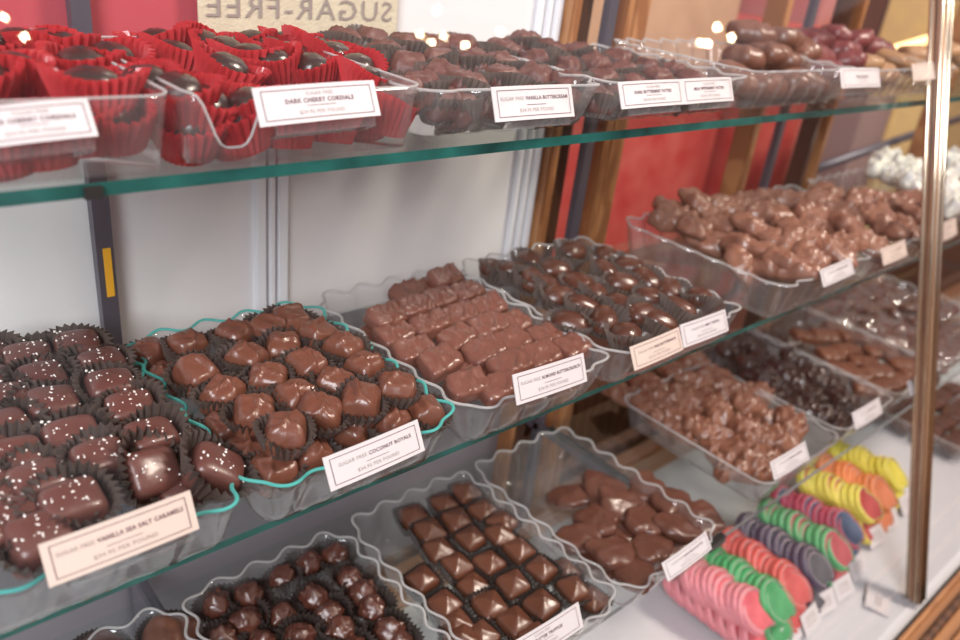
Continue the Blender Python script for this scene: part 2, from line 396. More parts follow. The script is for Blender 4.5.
# brass post along the joint of the two panes
def slope_bar(name,x0,x1,d0,d1,mat,parent=case,z0=-.612,z1=.24):
    vs=[]
    for x in (x0,x1):
        for (z,dy) in ((z0,d0),(z0,d1),(z1,d1),(z1,d0)): vs.append((x,gy(z)+dy,z+H))
    fs=[(0,3,7,4),(1,5,6,2),(0,1,2,3),(4,7,6,5),(0,4,5,1),(3,2,6,7)]
    me=mesh(name,vs,fs,False); bm=bmesh.new(); bm.from_mesh(me); bmesh.ops.recalc_face_normals(bm,faces=bm.faces); bmesh.ops.bevel(bm,geom=bm.edges[:],offset=.0008,segments=2,affect='EDGES'); bm.to_mesh(me); bm.free()
    return link(name,me,mat,parent)
post=slope_bar('post',PX-.0085,PX+.0085,-.006,.009,M['copper'])
for dx,mt in ((-.0045,'bead'),(.0055,'bead')):
    link('bead',tube('bead',[(PX+dx,gy(-.612)-.0065,-.612+H),(PX+dx,gy(.24)-.0065,.24+H)],.0022,n=10),M[mt],post)
for dy in (-.0035,.0060): link('bead',tube('bead',[(PX-.0087,gy(-.612)+dy,-.612+H),(PX-.0087,gy(.24)+dy,.24+H)],.0020,n=10),M['bead'],post)
link('dark_groove',tube('dark_groove',[(PX-.0087,gy(-.612)+.0012,-.612+H),(PX-.0087,gy(.24)+.0012,.24+H)],.0012,n=8),M['darkwood'],post)
link('dark_groove',tube('dark_groove',[(PX+.0008,gy(-.612)-.0062,-.612+H),(PX+.0008,gy(.24)-.0062,.24+H)],.0016,n=8),M['darkwood'],post)
# shelves: separate sheets of glass resting on brackets
def shelf(x0,x1,y0,y1,ztop,label,dark=False,t=.0055):
    r=root('glass_shelf',label,'shelf',(0,0,0))
    me=box_me('glass_sheet',x0,x1,y0,y1,ztop-t+H,ztop+H); me.materials.append(M['shelfglass']); me.materials.append(M['edgedark' if dark else 'edge'])
    for p in me.polygons:
        if p.normal.y<-.5 or abs(p.normal.x)>.5: p.material_index=1
    link('glass_sheet',me,None,r); return r
shelf(-.45,1.9,.306,.462,-.100,'top glass shelf holding the red and brown candy cups')
shelf(-.45,1.9,.279,.462,-.270,'middle glass shelf holding salted caramel and coconut trays',False,.0042)
shelf(-.45,.548,.235,.440,-.450,'lower glass shelf holding nut truffle trays at the bottom left',True)
shelf(.552,1.6,.235,.440,-.450,'lower glass shelf holding the peanut cluster tray, above fruit slices',True)
# shelf standards and brackets
for x,yy in ((.137,.474),(.55,.455),(.93,.474)):
    st=cpart('shelf_standard',(x,x+.010,yy,yy+.008,-.62,.25),M['steel'])
    if x<.2:
        for z in (-.30,-.31,-.32): pass
        box('yellow_sticker',(x+.0035,x+.0080,yy-.0008,yy,-.228+H,-.196+H),M['yellowsticker'],0,st)
for z,y0 in ((-.1065,.33),(-.2765,.30),(-.4565,.25)):
    for x in (.139,.550,.932):
        cpart('shelf_bracket',(x,x+.006,y0+.10,.474,z-.010,z),M['steel'],.001)
cpart('edge_clip',(.086,.0925,.3040,.3058,-.1058,-.1010),M['blackplastic'])
for x in (.550,): cpart('corner_clip',(x-.012,x+.012,.232,.246,-.459,-.4495),M['blackplastic'],.001)
# rear sliding panels
cpart('sliding_panel',(XL,.243,.484,.488,-.285,-.083),M['panel'])
cpart('upper_panel',(XL,.243,.484,.488,-.083,.25),M['redpanel'])
cpart('sliding_panel',(.268,.522,.484,.488,-.285,.24),M['panel'])
cpart('shaded_lower_panel',(XL,.522,.484,.488,-.575,-.285),M['shadedpanel'])  # darker sheet carries the shade under the middle shelf in its colour
for x0,x1 in ((.243,.251),(.253,.258),(.260,.268)): cpart('panel_stile',(x0,x1,.478,.490,-.285,.24),M['trimw'],.001)
for x0,x1 in ((.492,.498),(.503,.508),(.513,.520)): cpart('panel_stile',(x0,x1,.479,.4838,-.285,.24),M['trimw'],.001)
# sign seen from behind
def text_me(s,size,bold=0,align='CENTER',spacing=1.0):
    c=bpy.data.curves.new('t','FONT'); c.body=s; c.size=size; c.align_x=align; c.align_y='CENTER'; c.offset=bold; c.space_character=spacing; c.resolution_u=2
    o=bpy.data.objects.new('t',c); COL.objects.link(o); dg=bpy.context.evaluated_depsgraph_get(); me=bpy.data.meshes.new_from_object(o.evaluated_get(dg)); 
    bpy.data.objects.remove(o); return me
def fit(me,w):
    xs=[v.co.x for v in me.vertices]; k=w/(max(xs)-min(xs)); 
    for v in me.vertices: v.co.x*=k
    return me
a=at_y(203,20,.470); b=at_y(402,20,.470)
sg=root('paper_sign','cream linen paper sign lettered SUGAR-FREE, its text seen reversed from behind','sign',((a.x+b.x)/2,.476,H))
box('sheet',(-(b.x-a.x)/2,(b.x-a.x)/2,0,.0012,-.105,.10),M['linen'],0,sg)
c1=at_y(306,10,.4755)
link('lettering',fit(text_me('SUGAR-FREE',.018,0,spacing=1.15),(b.x-a.x)*.93),M['greyink'],sg,(0,-.0006,c1.z),(math.pi/2,0,math.pi))
# ================================================================== TRAYS
def outline(x0,x1,y0,y1,r,step=.0022):
    P=[]
    def seg(a,b):
        n=max(2,int((b-a).length/step)); 
        for i in range(n): P.append(a.lerp(b,i/n))
    def arc(c,a0):
        n=max(4,int(r*1.57/step))
        for i in range(n): t=a0+1.5708*i/n; P.append(Vector((c[0]+r*math.cos(t),c[1]+r*math.sin(t))))
    seg(Vector((x0+r,y0)),Vector((x1-r,y0))); arc((x1-r,y0+r),-1.5708)
    seg(Vector((x1,y0+r)),Vector((x1,y1-r))); arc((x1-r,y1-r),0)
    seg(Vector((x1-r,y1)),Vector((x0+r,y1))); arc((x0+r,y1-r),1.5708)
    seg(Vector((x0,y1-r)),Vector((x0,y0+r))); arc((x0+r,y0+r),3.14159)
    return P
def tray(x0,x1,y0,y1,zb,h,label,rim='rim',wave=.0028,period=.027,dip=.0007,inset=.010,r=.016,group='clear plastic candy trays'):
    t=root('candy_tray',label,'tray',((x0+x1)/2,(y0+y1)/2,zb+H),group=group)
    cx,cy=(x0+x1)/2,(y0+y1)/2; P=outline(x0-cx,x1-cx,y0-cy,y1-cy,r); n=len(P)
    Ls=[0]
    for i in range(n): Ls.append(Ls[-1]+(P[(i+1)%n]-P[i]).length)
    tot=Ls[-1]; nw=round(tot/period); rings=[];LV=(0.0,.04,.10,.3,.6,.85,1.0)
    for l in LV:
        ring=[]
        for i in range(n):
            tn=(P[(i+1)%n]-P[i-1]).normalized(); no=Vector((tn.y,-tn.x)); ph=2*math.pi*nw*Ls[i]/tot
            off=-inset*(1-l)**1.0+wave*math.cos(ph)*min(1,l*4) - (.004 if l<.02 else .0)
            z=h*l+(dip*math.cos(ph)*l if l>.8 else 0)
            q=P[i]+no*off; ring.append(Vector((q.x,q.y,z+.0012)))
        rings.append(ring)
    vs=[v for rg in rings for v in rg]; fs=[]
    for k in range(len(rings)-1):
        for i in range(n): a=k*n+i;b=k*n+(i+1)%n; fs.append((a,b,b+n,a+n))
    fs.append(tuple(range(n))[::-1])
    o=link('tray_body',mesh('tray_body',vs,fs),M['tray'],t)
    md=o.modifiers.new('thickness','SOLIDIFY'); md.thickness=.0008; md.offset=0
    link('rim',tube('rim',rings[-1],.00080,closed=True,n=6,flat=1.25),M[rim],t)
    return t
def box_tray(x0,x1,y0,y1,zb,h,label):
    """flat-walled tray with a rounded notch at the corners of its front wall"""
    t=root('candy_tray',label,'tray',((x0+x1)/2,(y0+y1)/2,zb+H),group='clear plastic candy trays')
    cx,cy=(x0+x1)/2,(y0+y1)/2; P=outline(x0-cx,x1-cx,y0-cy,y1-cy,.010); n=len(P)
    hw=(x1-x0)/2
    def top(p):
        z=h
        if p.y<-(y1-y0)/2+.02:
            d=abs(p.x+(hw-.018)); z=h-.022*math.exp(-(d/.011)**4)
        return z
    rings=[]
    for l in (0,.05,.5,.8,1.0): rings.append([Vector((p.x*(1-.05*(1-l)),p.y*(1-.05*(1-l)),.0012+top(p)*l)) for p in P])
    vs=[v for rg in rings for v in rg]; fs=[]
    for k in range(len(rings)-1):
        for i in range(n): a=k*n+i;b=k*n+(i+1)%n; fs.append((a,b,b+n,a+n))
    fs.append(tuple(range(n))[::-1])
    o=link('tray_body',mesh('tray_body',vs,fs),M['tray'],t); md=o.modifiers.new('thickness','SOLIDIFY'); md.thickness=.0008; md.offset=0
    link('rim',tube('rim',rings[-1],.00055,closed=True,n=6,flat=1.3),M['rim'],t); return t
MZ=-.270; LZ=-.450; TZ=-.100
tray(-.005,.131,.266,.432,MZ,.030,'clear tray with teal edge holding salted caramels','rimteal')
tray(.135,.256,.266,.434,MZ,.030,'clear tray with teal edge holding coconut candies','rimteal')
tray(.262,.386,.266,.436,MZ,.030,'wavy clear tray holding almond buttercrunch squares')
tray(.391,.545,.266,.438,MZ,.030,'wavy clear tray holding oval domed chocolates in cups')
tray(.600,.770,.266,.440,MZ,.036,'clear tray heaped with pale cluster chocolates, first right of wooden stile')
tray(.775,.925,.266,.440,MZ,.036,'clear tray of cluster chocolates just left of the brass post')
tray(.015,.138,.235,.398,LZ,.030,'clear tray at the bottom left with one large swirled cup')
tray(.144,.268,.235,.398,LZ,.030,'wavy clear tray of round nut truffles in black cups')
tray(.276,.396,.222,.402,LZ,.030,'wavy clear tray of square peaked truffles, partly empty')
tray(.404,.524,.222,.402,LZ,.030,'wavy clear tray of dark flat nut patties, empty at back')
tray(.612,.762,.232,.405,LZ,.030,'clear tray of knobbly peanut clusters on lower shelf',wave=.0008)
tray(.770,.900,.236,.430,LZ,.030,'clear tray of very dark chocolate clusters on lower shelf',wave=.001)
tray(.906,1.040,.236,.430,LZ,.030,'clear tray of reddish brown chocolate bars on lower shelf',wave=.001)
tray(1.048,1.30,.236,.430,LZ,.030,'clear tray of film wrapped chocolate discs near the brass post')
box_tray(-.005,.122,.3055,.440,TZ,.030,'flat sided clear tray of red cups at the top left end')
box_tray(.128,.2435,.3055,.440,TZ,.030,'flat sided clear tray of dark cherry cordials in red cups')
tray(.245,.385,.311,.445,TZ,.026,'wavy clear tray of vanilla buttercreams on top shelf',wave=.004,period=.028)
tray(.391,.545,.311,.445,TZ,.026,'wavy clear tray of mint patties on top shelf',wave=.004,period=.028)
tray(.552,.715,.311,.450,TZ,.030,'wavy clear tray of large pale brown patties on top shelf',wave=.004,period=.024)
tray(.722,.950,.311,.450,TZ,.028,'wavy clear tray of tan patties on top shelf by brass post',wave=.003,period=.018)
# ================================================================== SWEETS
K={}
car_d=(.0245,.0215,.0165)
K['caramel']=Kind('salted_caramel','chocolate','caramel',[blob('caramel',10,car_d,f_caramel(s)) for s in (1,2,3)],M['caramelchoc'],
   [cup_me('paper_cup',.0112,.0176,.0148,nf=28,amp=.0015,flop=.10,seed=s) for s in (1,2,3)],M['cup'],-.0088,('salt_flakes',[salt_me('salt_flakes',car_d,s,n) for s,n in ((1,24),(2,14),(3,19))]))
for me in K['caramel'].extra[1]: me.materials.append(M['salt'])
K['royal']=Kind('coconut_chocolate','chocolate','candy',[blob('candy',14,(.0245,.0220,.0180),f_royal(s)) for s in (1,2,3,4)],M['milk'],
   [cup_me('paper_cup',.0108,.0158,.0138,nf=26,amp=.0015,flop=.10,seed=s) for s in (4,5,6)],M['cup'],-.0098)
K['crunch']=Kind('almond_buttercrunch','chocolate','c',[blob('candy',14,(.0315,.0225,.0120),f_crunch(s)) for s in (1,2,3,4)],M['crunch'])
K['dome']=Kind('domed_chocolate','chocolate','candy',[blob('candy',14,(.029,.021,.018),f_dome(s)) for s in (1,2,3)],M['dome'],
   [cup_me('paper_cup',.0100,.0165,.0145,nf=26,amp=.0015,flop=.10,seed=s) for s in (7,8,9)],M['greycup'],-.0095)
K['nutty']=Kind('nut_truffle','chocolate','candy',[blob('candy',16,(.0225,.0215,.0205),f_nut(s)) for s in (1,2,3,4)],M['nut'],
   [cup_me('paper_cup',.0098,.0166,.0145,nf=28,amp=.0012,flop=.05,seed=s) for s in (1,5,9)],M['blackcup'],-.0110)
K['square']=Kind('butter_truffle','chocolate','truffle',[blob('truffle',16,(.0205,.0205,.0170),f_square(s)) for s in (1,2,3)],M['square'],
   [cup_me('paper_cup',.0100,.0130,.0112,nf=28,amp=.0010,square=5,flop=.03,seed=s) for s in (1,2)],M['blackcup'],-.0095)
K['turtle']=Kind('nut_patty','chocolate','c',[blob('candy',16,(.041,.034,.0125),f_patty(s,.17,2.9)) for s in (1,2,3,4,5)],M['turtle'])
K['peanut']=Kind('peanut_cluster','chocolate','c',[blob('candy',22,(.042,.032,.017),f_cluster(s)) for s in (1,2,3,4,5)],M['bark'])
K['pecan']=Kind('pecan_cluster','chocolate','c',[blob('candy',20,(.047,.038,.019),f_cluster(s,12,.75)) for s in (11,12,13,14)],M['bark2'])
K['darkc']=Kind('dark_cluster','chocolate','c',[blob('candy',18,(.038,.032,.018),f_cluster(s,16)) for s in (21,22,23)],M['dark'])
K['slab']=Kind('chocolate_bar','chocolate','c',[blob('candy',12,(.040,.026,.014),f_slab(s)) for s in (1,2)],M['slab'])
K['disc']=Kind('wrapped_chocolate_disc','chocolate','disc',[blob('disc',12,(.034,.034,.010),f_patty(s,.03,3.5)) for s in (31,32)],M['dome'],
   None,None,0,('wrapper',[blob('wrapper',14,(.038,.038,.014),f_cluster(s,9,.5)) for s in (33,34)]))
for me in K['disc'].extra[1]: me.materials.append(M['film'])
K['cordial']=Kind('cherry_cordial','chocolate','candy',[blob('candy',12,(.0205,.0190,.0160),f_dome(s)) for s in (4,5,6)],M['dark'],
   [cup_me('paper_cup',.0108,.0156,.0175,nf=28,amp=.0014,flop=.10,seed=s) for s in (3,6,8)],M['redcup'],-.0112)
K['cream']=Kind('buttercream','chocolate','candy',[blob('candy',12,(.0250,.0225,.017),f_royal(s+.4)) for s in (5,6,7)],M['cream'],
   [cup_me('paper_cup',.0100,.0160,.0150,nf=26,amp=.0013,flop=.08,seed=s) for s in (2,4,6)],M['greycup'],-.0100)
K['patty']=Kind('large_patty','chocolate','c',[blob('candy',16,(.046,.038,.024),f_patty(s,.14,2.3)) for s in (41,42,43)],M['patty'])
K['redp']=Kind('reddish_patty','chocolate','c',[blob('candy',14,(.042,.036,.022),f_patty(s,.14,2.3)) for s in (44,45)],M['redpatty'])
K['tanp']=Kind('tan_patty','chocolate','c',[blob('candy',14,(.046,.040,.020),f_patty(s,.12,2.3)) for s in (46,47)],M['tanpatty'])
K['white']=Kind('white_speckled_candy','candy','c',[blob('candy',14,(.030,.026,.022),f_cluster(s,9)) for s in (51,52)],M['whitechoc'])
K['swirl']=Kind('swirled_cup_chocolate','chocolate','candy',[blob('candy',18,(.036,.036,.016),f_royal(s)) for s in (5.2,)],M['square'],
   [cup_me('paper_cup',.0150,.0200,.0150,nf=40,amp=.0008,seed=2)],M['blackcup'],-.0095)
# --- salted caramels
car=[(28,361),(78,348),(102,366),(42,382),(111,388),(53,407),(130,411),(72,440),(150,440),(100,462),(150,474,-.006),(38,485),(72,506),(14,462),(215,470,-.004),(5,404),(3,432),(10,524),(-14,500),(-12,385),(-22,450),(-30,415),(-30,540),(40,540),(176,446,-.014),(180,488,-.013),(-15,360)]
its=pts(-.2335,car,ymin=0.283,ymax=0.44,yaw=0.0,tilt=.10,tiltx=.20,yj=.18,sc=1.0,zj=.0015)
for k in (10,): its[k]=(its[k][0],its[k][1],its[k][2],(.75,.2,.2),1.05)
its[14]=(its[14][0],its[14][1],its[14][2],(.1,.55,-.45),1.05)
lay(K['caramel'],its,'salt flecked caramel square','brown paper cup','salted caramels in the leftmost middle tray')
# --- coconut
roy=[(187,347),(197,375),(236,337),(247,360),(223,396),(268,332),(283,350),(268,381),(255,416),(289,322),(297,330,-.002),(296,399),(298,365),(307,367,.001),(317,337),(343,350),(364,369),(335,386),(360,403),(319,414),(286,433,.004),(396,390),(425,414,-.012),(310,455,-.014),(247,455,-.014),(274,472,-.014),(225,431,-.014),(150,356,-.010),(389,425,-.014),(165,380,-.014),(350,432,-.014)]
roy.pop(12)
its=pts(-.234,roy,ymin=0.283,ymax=0.44,yaw=.1,tilt=.12,tiltx=.12,yj=.18,sc=.94,zj=.001)
lay(K['royal'],its,'milk chocolate coconut candy','dark paper cup','coconut chocolates in the second middle tray')
# --- buttercrunch
cr=[(386,318,.004),(416,308,.004),(408,294,-.004),(440,300,.003),(445,279,.003),(431,289,-.004),(467,294,.002),(395,336,-.001),(430,326,.001),(459,317,.001),(414,352,0),(457,340,.001),(487,309,0),(488,328,0),(484,353,0),(440,363,.001),(467,386,0),(500,389,0),(510,345,0),(513,325,0),(544,338,0),(510,367,0),(540,357,0),(571,349,0),(380,337,-.010),(560,365,-.006),(476,372,-.008),(525,385,-.006)]
its=pts(-.2425,cr,ymin=0.283,ymax=0.44,yaw=.04,tilt=.12,tiltx=.14,yj=.14,sc=.93,zj=.0008)
lay(K['crunch'],its,'flat almond buttercrunch square','ridged milk chocolate','buttercrunch squares in the third middle tray')
# --- domed
dm=[(528,262),(515,273),(531,281),(554,271),(547,288),(559,298),(578,285),(572,253),(604,272),(595,295),(582,309),(603,321),(495,271,-.006),(606,257,-.004),(621,285),(645,281),(650,300),(678,310),(699,299),(620,307),(642,316),(659,324),(626,336),(630,269,-.003),(669,291,-.004),(570,325,-.006)]
its=pts(-.236,dm,ymin=0.283,ymax=0.44,yaw=.9,tilt=.20,tiltx=.20,yj=.5,sc=.98,zj=.0015)
lay(K['dome'],its,'glossy oval domed chocolate','pleated paper cup','domed chocolates in the fourth middle tray')
# --- nut truffles
nt_=[(217,605),(249,597),(282,580),(309,564),(336,556),(349,580),(315,599),(281,617),(246,622),(300,638),(330,615),(341,631,.004),(363,595),(372,609,.003),(388,632,.003),(400,645),(222,640),(262,645),(205,625),(355,652,.004),(315,660),(280,665),(240,662),(200,655),(180,640)]
nt_=[p for p in nt_ if p!=(205,625) and p!=(180,640)]
its=pts(-.4300,nt_,ymin=0.25,ymax=0.43,yaw=0,tilt=.22,tiltx=.12,yj=3,sc=.97,zj=.0012)
lay(K['nutty'],its,'round knobbly nut truffle','black paper cup','nut truffles on the lower shelf')
# --- square truffles
sq_=[(414,517),(444,504),(466,493),(430,532),(457,521),(483,511),(439,551),(471,539),(502,524,.004),(500,536,.003),(519,551,.003),(489,564),(457,566),(422,580),(444,606),(457,626),(541,570,.004),(513,585,.003),(474,588,-.003),(490,607),(541,606,.003),(462,642),(515,623),(573,590,.002),(482,637),(535,640),(564,572,-.006),(592,600,-.004)]
its=pts(-.4345,sq_,ymin=0.236,ymax=0.43,yaw=.0,tilt=.10,tiltx=.10,yj=.14,sc=1.04,zj=.0012)
lay(K['square'],its,'square peaked butter truffle','black paper cup','butter truffles on the lower shelf')
# --- patties
tu=[(574,496,-.006),(606,494,0),(602,482,-.005),(621,505,.006),(597,520,.004),(580,539,0),(646,488,.002),(670,501,.006),(641,509,-.001),(646,522,.006),(679,527,.006),(698,518,.004),(619,531,-.002),(614,552,.003),(651,548,.003),(632,572,-.002),(600,560,-.008),(668,550,-.006)]
its=pts(-.4345,tu,ymin=0.242,ymax=0.43,yaw=.5,tilt=.26,tiltx=.10,yj=1.4,sc=.98,zj=.001)
lay(K['turtle'],its,'flat dark nut patty','glossy lumpy chocolate','nut patties on the lower shelf')
# --- peanut clusters
pe=[(621,394,-.004),(646,384,0),(657,398,.004),(673,372,0),(699,366,0),(696,384,.006),(717,378,.004),(687,400,.008),(705,403,.004),(676,414,0),(665,421,-.006),(733,391,.006),(747,405,.006),(717,412,.008),(699,428,0),(690,435,-.006),(717,437,0),(747,431,.008),(758,394,-.002),(774,439,.006),(790,425,.002),(738,452,.002),(717,452,-.006),(761,456,.002),(733,466,-.005),(753,470,-.002),(650,409,-.002),(640,396,-.008),(760,415,-.004),(770,452,-.008),(672,390,-.008),(725,425,-.008)]
its=pts(-.4270,pe,ymin=0.252,ymax=0.43,yaw=.3,tilt=.28,tiltx=.12,yj=1.6,sc=1.06,zj=.001)
lay(K['peanut'],its,'knobbly milk chocolate peanut cluster','peanut tray','peanut clusters on the lower shelf')
# --- pecan clusters
pc=[(673,219),(695,228),(698,204,.004),(719,226),(727,208,.003),(749,202,.003),(752,228,.008),(749,248,0),(776,241,.006),(767,212,.004),(776,199,0),(706,239,-.008),(793,228,.008),(743,263,-.008),(769,268,-.006),(789,262,0),(668,210,-.004),(795,203,.004),(823,201,.006),(812,216,.008),(803,240,.01),(842,217,.008),(862,199,.006),(851,230,.008),(829,193,.0),(810,258,.002),(791,270,-.004),(829,250,.004),(842,245,.004),(870,246,0),(891,231,.003),(877,216,.006),(889,203,.003),(909,200,.002),(915,217,.002),(909,230,0),(725,240,-.006),(760,255,-.006),(690,215,-.008),(740,215,-.006),(820,230,0)]
its=pts(-.2310,pc,ymin=0.288,ymax=0.44,yaw=.3,tilt=.35,tiltx=.15,yj=1.6,sc=.98,zj=.002)
lay(K['pecan'],its,'pale milk chocolate pecan cluster','heaped tray','pecan clusters on the middle shelf')
# --- dark clusters / bars / discs on the lower shelf
dk=[(x/4.17+700,y/4.17+300) for x,y in ((170,180),(230,200),(110,215),(300,170),(380,240),(270,260),(330,290),(360,190),(200,270),(380,330),(300,340),(470,320),(400,400),(330,390),(470,410),(550,370),(530,480),(600,430),(570,510),(480,470),(420,450),(250,320),(440,270),(620,480))]
its=pts(-.4300,dk,ymin=0.256,ymax=0.43,yaw=.3,tilt=.30,tiltx=.1,yj=1.6,sc=.98,zj=.003)
lay(K['darkc'],its,'very dark chocolate cluster','near black glossy','dark clusters on the lower shelf')
sl=[(x/4.17+700,y/4.17+300) for x,y in ((440,150),(520,150),(570,120),(620,150),(550,230),(610,210),(690,160),(680,260),(740,210),(800,220),(640,310),(740,300),(850,270),(900,260),(760,360),(820,340),(880,310),(590,290),(700,370))]
its=pts(-.4320,sl,ymin=0.258,ymax=0.43,yaw=-.5,tilt=.15,tiltx=.1,yj=.3,sc=1.0,zj=.003)
lay(K['slab'],its,'reddish brown chocolate bar','stacked at angle','chocolate bars on the lower shelf')
dc=[]
for j in range(6):
    for i in range(7):
        dc.append((1.075+i*.034+R.uniform(-.003,.003),.255+j*.031,-.432+R.uniform(-.002,.004),(R.uniform(.2,.6),R.uniform(-.3,.3),R.uniform(0,6)),1.0))
lay(K['disc'],dc,'film wrapped chocolate disc','shiny clear wrapper','wrapped discs on the lower shelf')
# --- top shelf: cherry cordials
t1=[(12,74),(46,50),(83,68),(18,47,-.002),(62,52,-.01),(-22,80),(-12,50),(111,62,-.018),(110,116,-.016),(74,122,-.016),(35,130,-.016),(-5,140,-.016),(92,90,-.016)]
its=ptop(t1,tilt=.14,sc=1.12); lay(K['cordial'],its,'cherry cordial in red cup','left end tray','cherry cordials at the left end')
t2=[(157,46),(175,58),(205,47),(227,72,.001),(227,55),(251,46),(249,61),(272,66),(267,52),(292,46),(293,59),(311,69),(314,52),(335,59),(356,70),(178,94,-.016),(205,108,-.016),(145,86,-.016),(248,108,-.017),(190,128,-.018),(235,124,-.018),(285,122,-.018),(330,118,-.018),(365,112,-.018),(384,110,-.018),(372,84,-.012)]
its=ptop(t2,tilt=.25,tiltx=.15,sc=1.08); lay(K['cordial'],its,'dark cherry cordial in red cup','second tray','dark cherry cordials in the second top tray')
t3=[(344,46),(372,44),(384,58),(405,50),(408,70),(430,50),(437,65),(459,50),(472,65),(441,80,-.004),(466,89,-.002),(503,54),(500,67),(503,82,-.002),(525,44,.003),(534,65),(534,80),(550,54),(566,72),(566,86,-.004),(575,56),(594,67),(600,84),(616,63),(620,76),(644,71),(656,80),(672,74),(635,90,-.006),(441,104,-.016),(400,96,-.014),(420,90,-.012),(456,118,-.020),(487,116,-.020),(525,113,-.020),(560,111,-.020),(594,107,-.020),(619,104,-.020),(644,102,-.020),(670,99,-.020),(695,96,-.02),(715,93,-.02),(690,84,-.01)]
its=ptop(t3,tilt=.35,sc=.98); lay(K['cream'],its,'brown chocolate buttercream','pleated cup','buttercreams on the top shelf')
t4=[(751,34,.004),(779,41,.006),(768,56,0),(789,66,-.004),(745,60,-.004),(760,90,-.014),(781,96,-.014),(803,92,-.014),(735,80,-.01),(800,50,0)]
its=ptop(t4,ya=.345,k=.0013,tilt=.35,sc=.95); lay(K['patty'],its,'large pale brown chocolate patty','top shelf','large patties on the top shelf')
t5=[(811,40,.002),(835,37,.002),(857,40,0),(841,52,0),(873,48,-.002),(816,56,0),(822,70,-.006),(850,62,-.004)]
its=ptop(t5,ya=.350,k=.0012,tilt=.3); lay(K['redp'],its,'dark reddish chocolate patty','top shelf','reddish patties on the top shelf')
t6=[(862,64,-.002),(890,60,0),(917,55,.002),(911,66,0),(944,50,.002),(880,72,-.006),(935,66,-.004),(960,60,-.004)]
its=ptop(t6,ya=.345,k=.0012,tilt=.25); lay(K['tanp'],its,'tan chocolate patty','top shelf by brass post','tan patties on the top shelf')
wh=[]
for px,py in ((870,153),(885,160),(900,165),(915,168),(930,165),(945,160),(880,170),(895,177),(910,182),(925,180),(940,178),(955,172),(955,190),(940,192),(925,190),(950,205),(958,158)):
    w=at_z(px,py,-.225+R.uniform(-.003,.003)); 
    if w.x>.93: wh.append((w.x,min(w.y,.447),w.z,(R.uniform(-.5,.5),R.uniform(-.5,.5),R.uniform(0,6)),1.1))
lay(K['white'],wh,'white speckled candy','behind brass post','white candies on the middle shelf')
tray(.99,1.25,.30,.452,MZ,.030,'clear tray of white speckled candies behind brass post')
# --- dark sweets in a tray standing on the deck beyond the post
tray(1.20,1.44,.20,.42,-.6195,.030,'clear tray of dark bars on white deck beyond brass post',wave=.001)
db=[(1.228+i*.045,.225+j*.035,-.6015+R.uniform(0,.004),(R.uniform(-.1,.1),R.uniform(-.1,.1),R.uniform(-.2,.2)),1.0) for i in range(5) for j in range(5)]
K['dbar']=Kind('dark_chocolate_bar','chocolate','c',[blob('candy',12,(.042,.030,.016),f_slab(s)) for s in (61,62)],M['dome'])
lay(K['dbar'],db,'dark chocolate bar on deck','tray beyond post','dark bars on the deck')
# big swirled cup at the bottom left
w=at_z(171,640,-.430); o=K['swirl'].make(0,(w.x,w.y,-.430),(.1,0,1),1.0); tag(o,'large swirled chocolate in black cup at the bottom left edge','chocolate')
w=at_z(100,640,-.432); o=K['swirl'].make(0,(w.x-.004,w.y-.012,-.432),(.1,0,2),.95); tag(o,'pleated cup chocolate just showing at the bottom edge, left','chocolate')
# ================================================================== FRUIT SLICES
def disc_me(name,r,t,rin=None,n=28,cut=-.86,bev=.0012):
    """thick D-shaped slice (most of a disc with a flat foot); ring when rin is given; lies in the XZ plane"""
    vs=[];fs=[];a0=math.asin(cut);A=[a0+(math.pi-2*a0)*i/n for i in range(n+1)]
    prof=[(r-bev,-t/2),(r,-t/2+bev),(r,t/2-bev),(r-bev,t/2)]
    if rin: prof+= [(rin,t/2),(rin,-t/2)]
    k=len(prof)
    for a in A:
        for (q,y) in prof: vs.append((q*math.cos(a),y,q*math.sin(a)))
    if rin:
        for i in range(n):
            for j in range(k): fs.append((i*k+j,i*k+(j+1)%k,(i+1)*k+(j+1)%k,(i+1)*k+j))
        fs.append(tuple(range(k))); fs.append(tuple(n*k+j for j in range(k))[::-1])
    else:
        for i in range(n):
            for j in range(k-1): fs.append((i*k+j,i*k+j+1,(i+1)*k+j+1,(i+1)*k+j))
        fs.append(tuple(i*k for i in range(n+1))); fs.append(tuple(i*k+k-1 for i in range(n+1))[::-1])
        fs.append((0,n*k,n*k+1,1)); fs.append((1,n*k+1,n*k+2,2)); fs.append((2,n*k+2,n*k+3,3))
    me=mesh(name,vs,fs,False); bm=bmesh.new(); bm.from_mesh(me); bmesh.ops.recalc_face_normals(bm,faces=bm.faces); bm.to_mesh(me); bm.free(); return me
def jelly(name,c):
    c=tuple(a*.72 for a in c)
    return pbr(name,c,.42,sss=.25,bump=.5,bscale=900,col2=tuple(min(1,a*1.25+.03) for a in c),cscale=90)
FR=.0208
pith=disc_me('pith',FR-.0022,.0096,FR-.0031); rindm=disc_me('rind',FR,.0106,FR-.0022,bev=.0018); pulpm=disc_me('pulp',FR-.0032,.0090)
PITH=pbr('sugared_pith',(.62,.50,.50),.5)
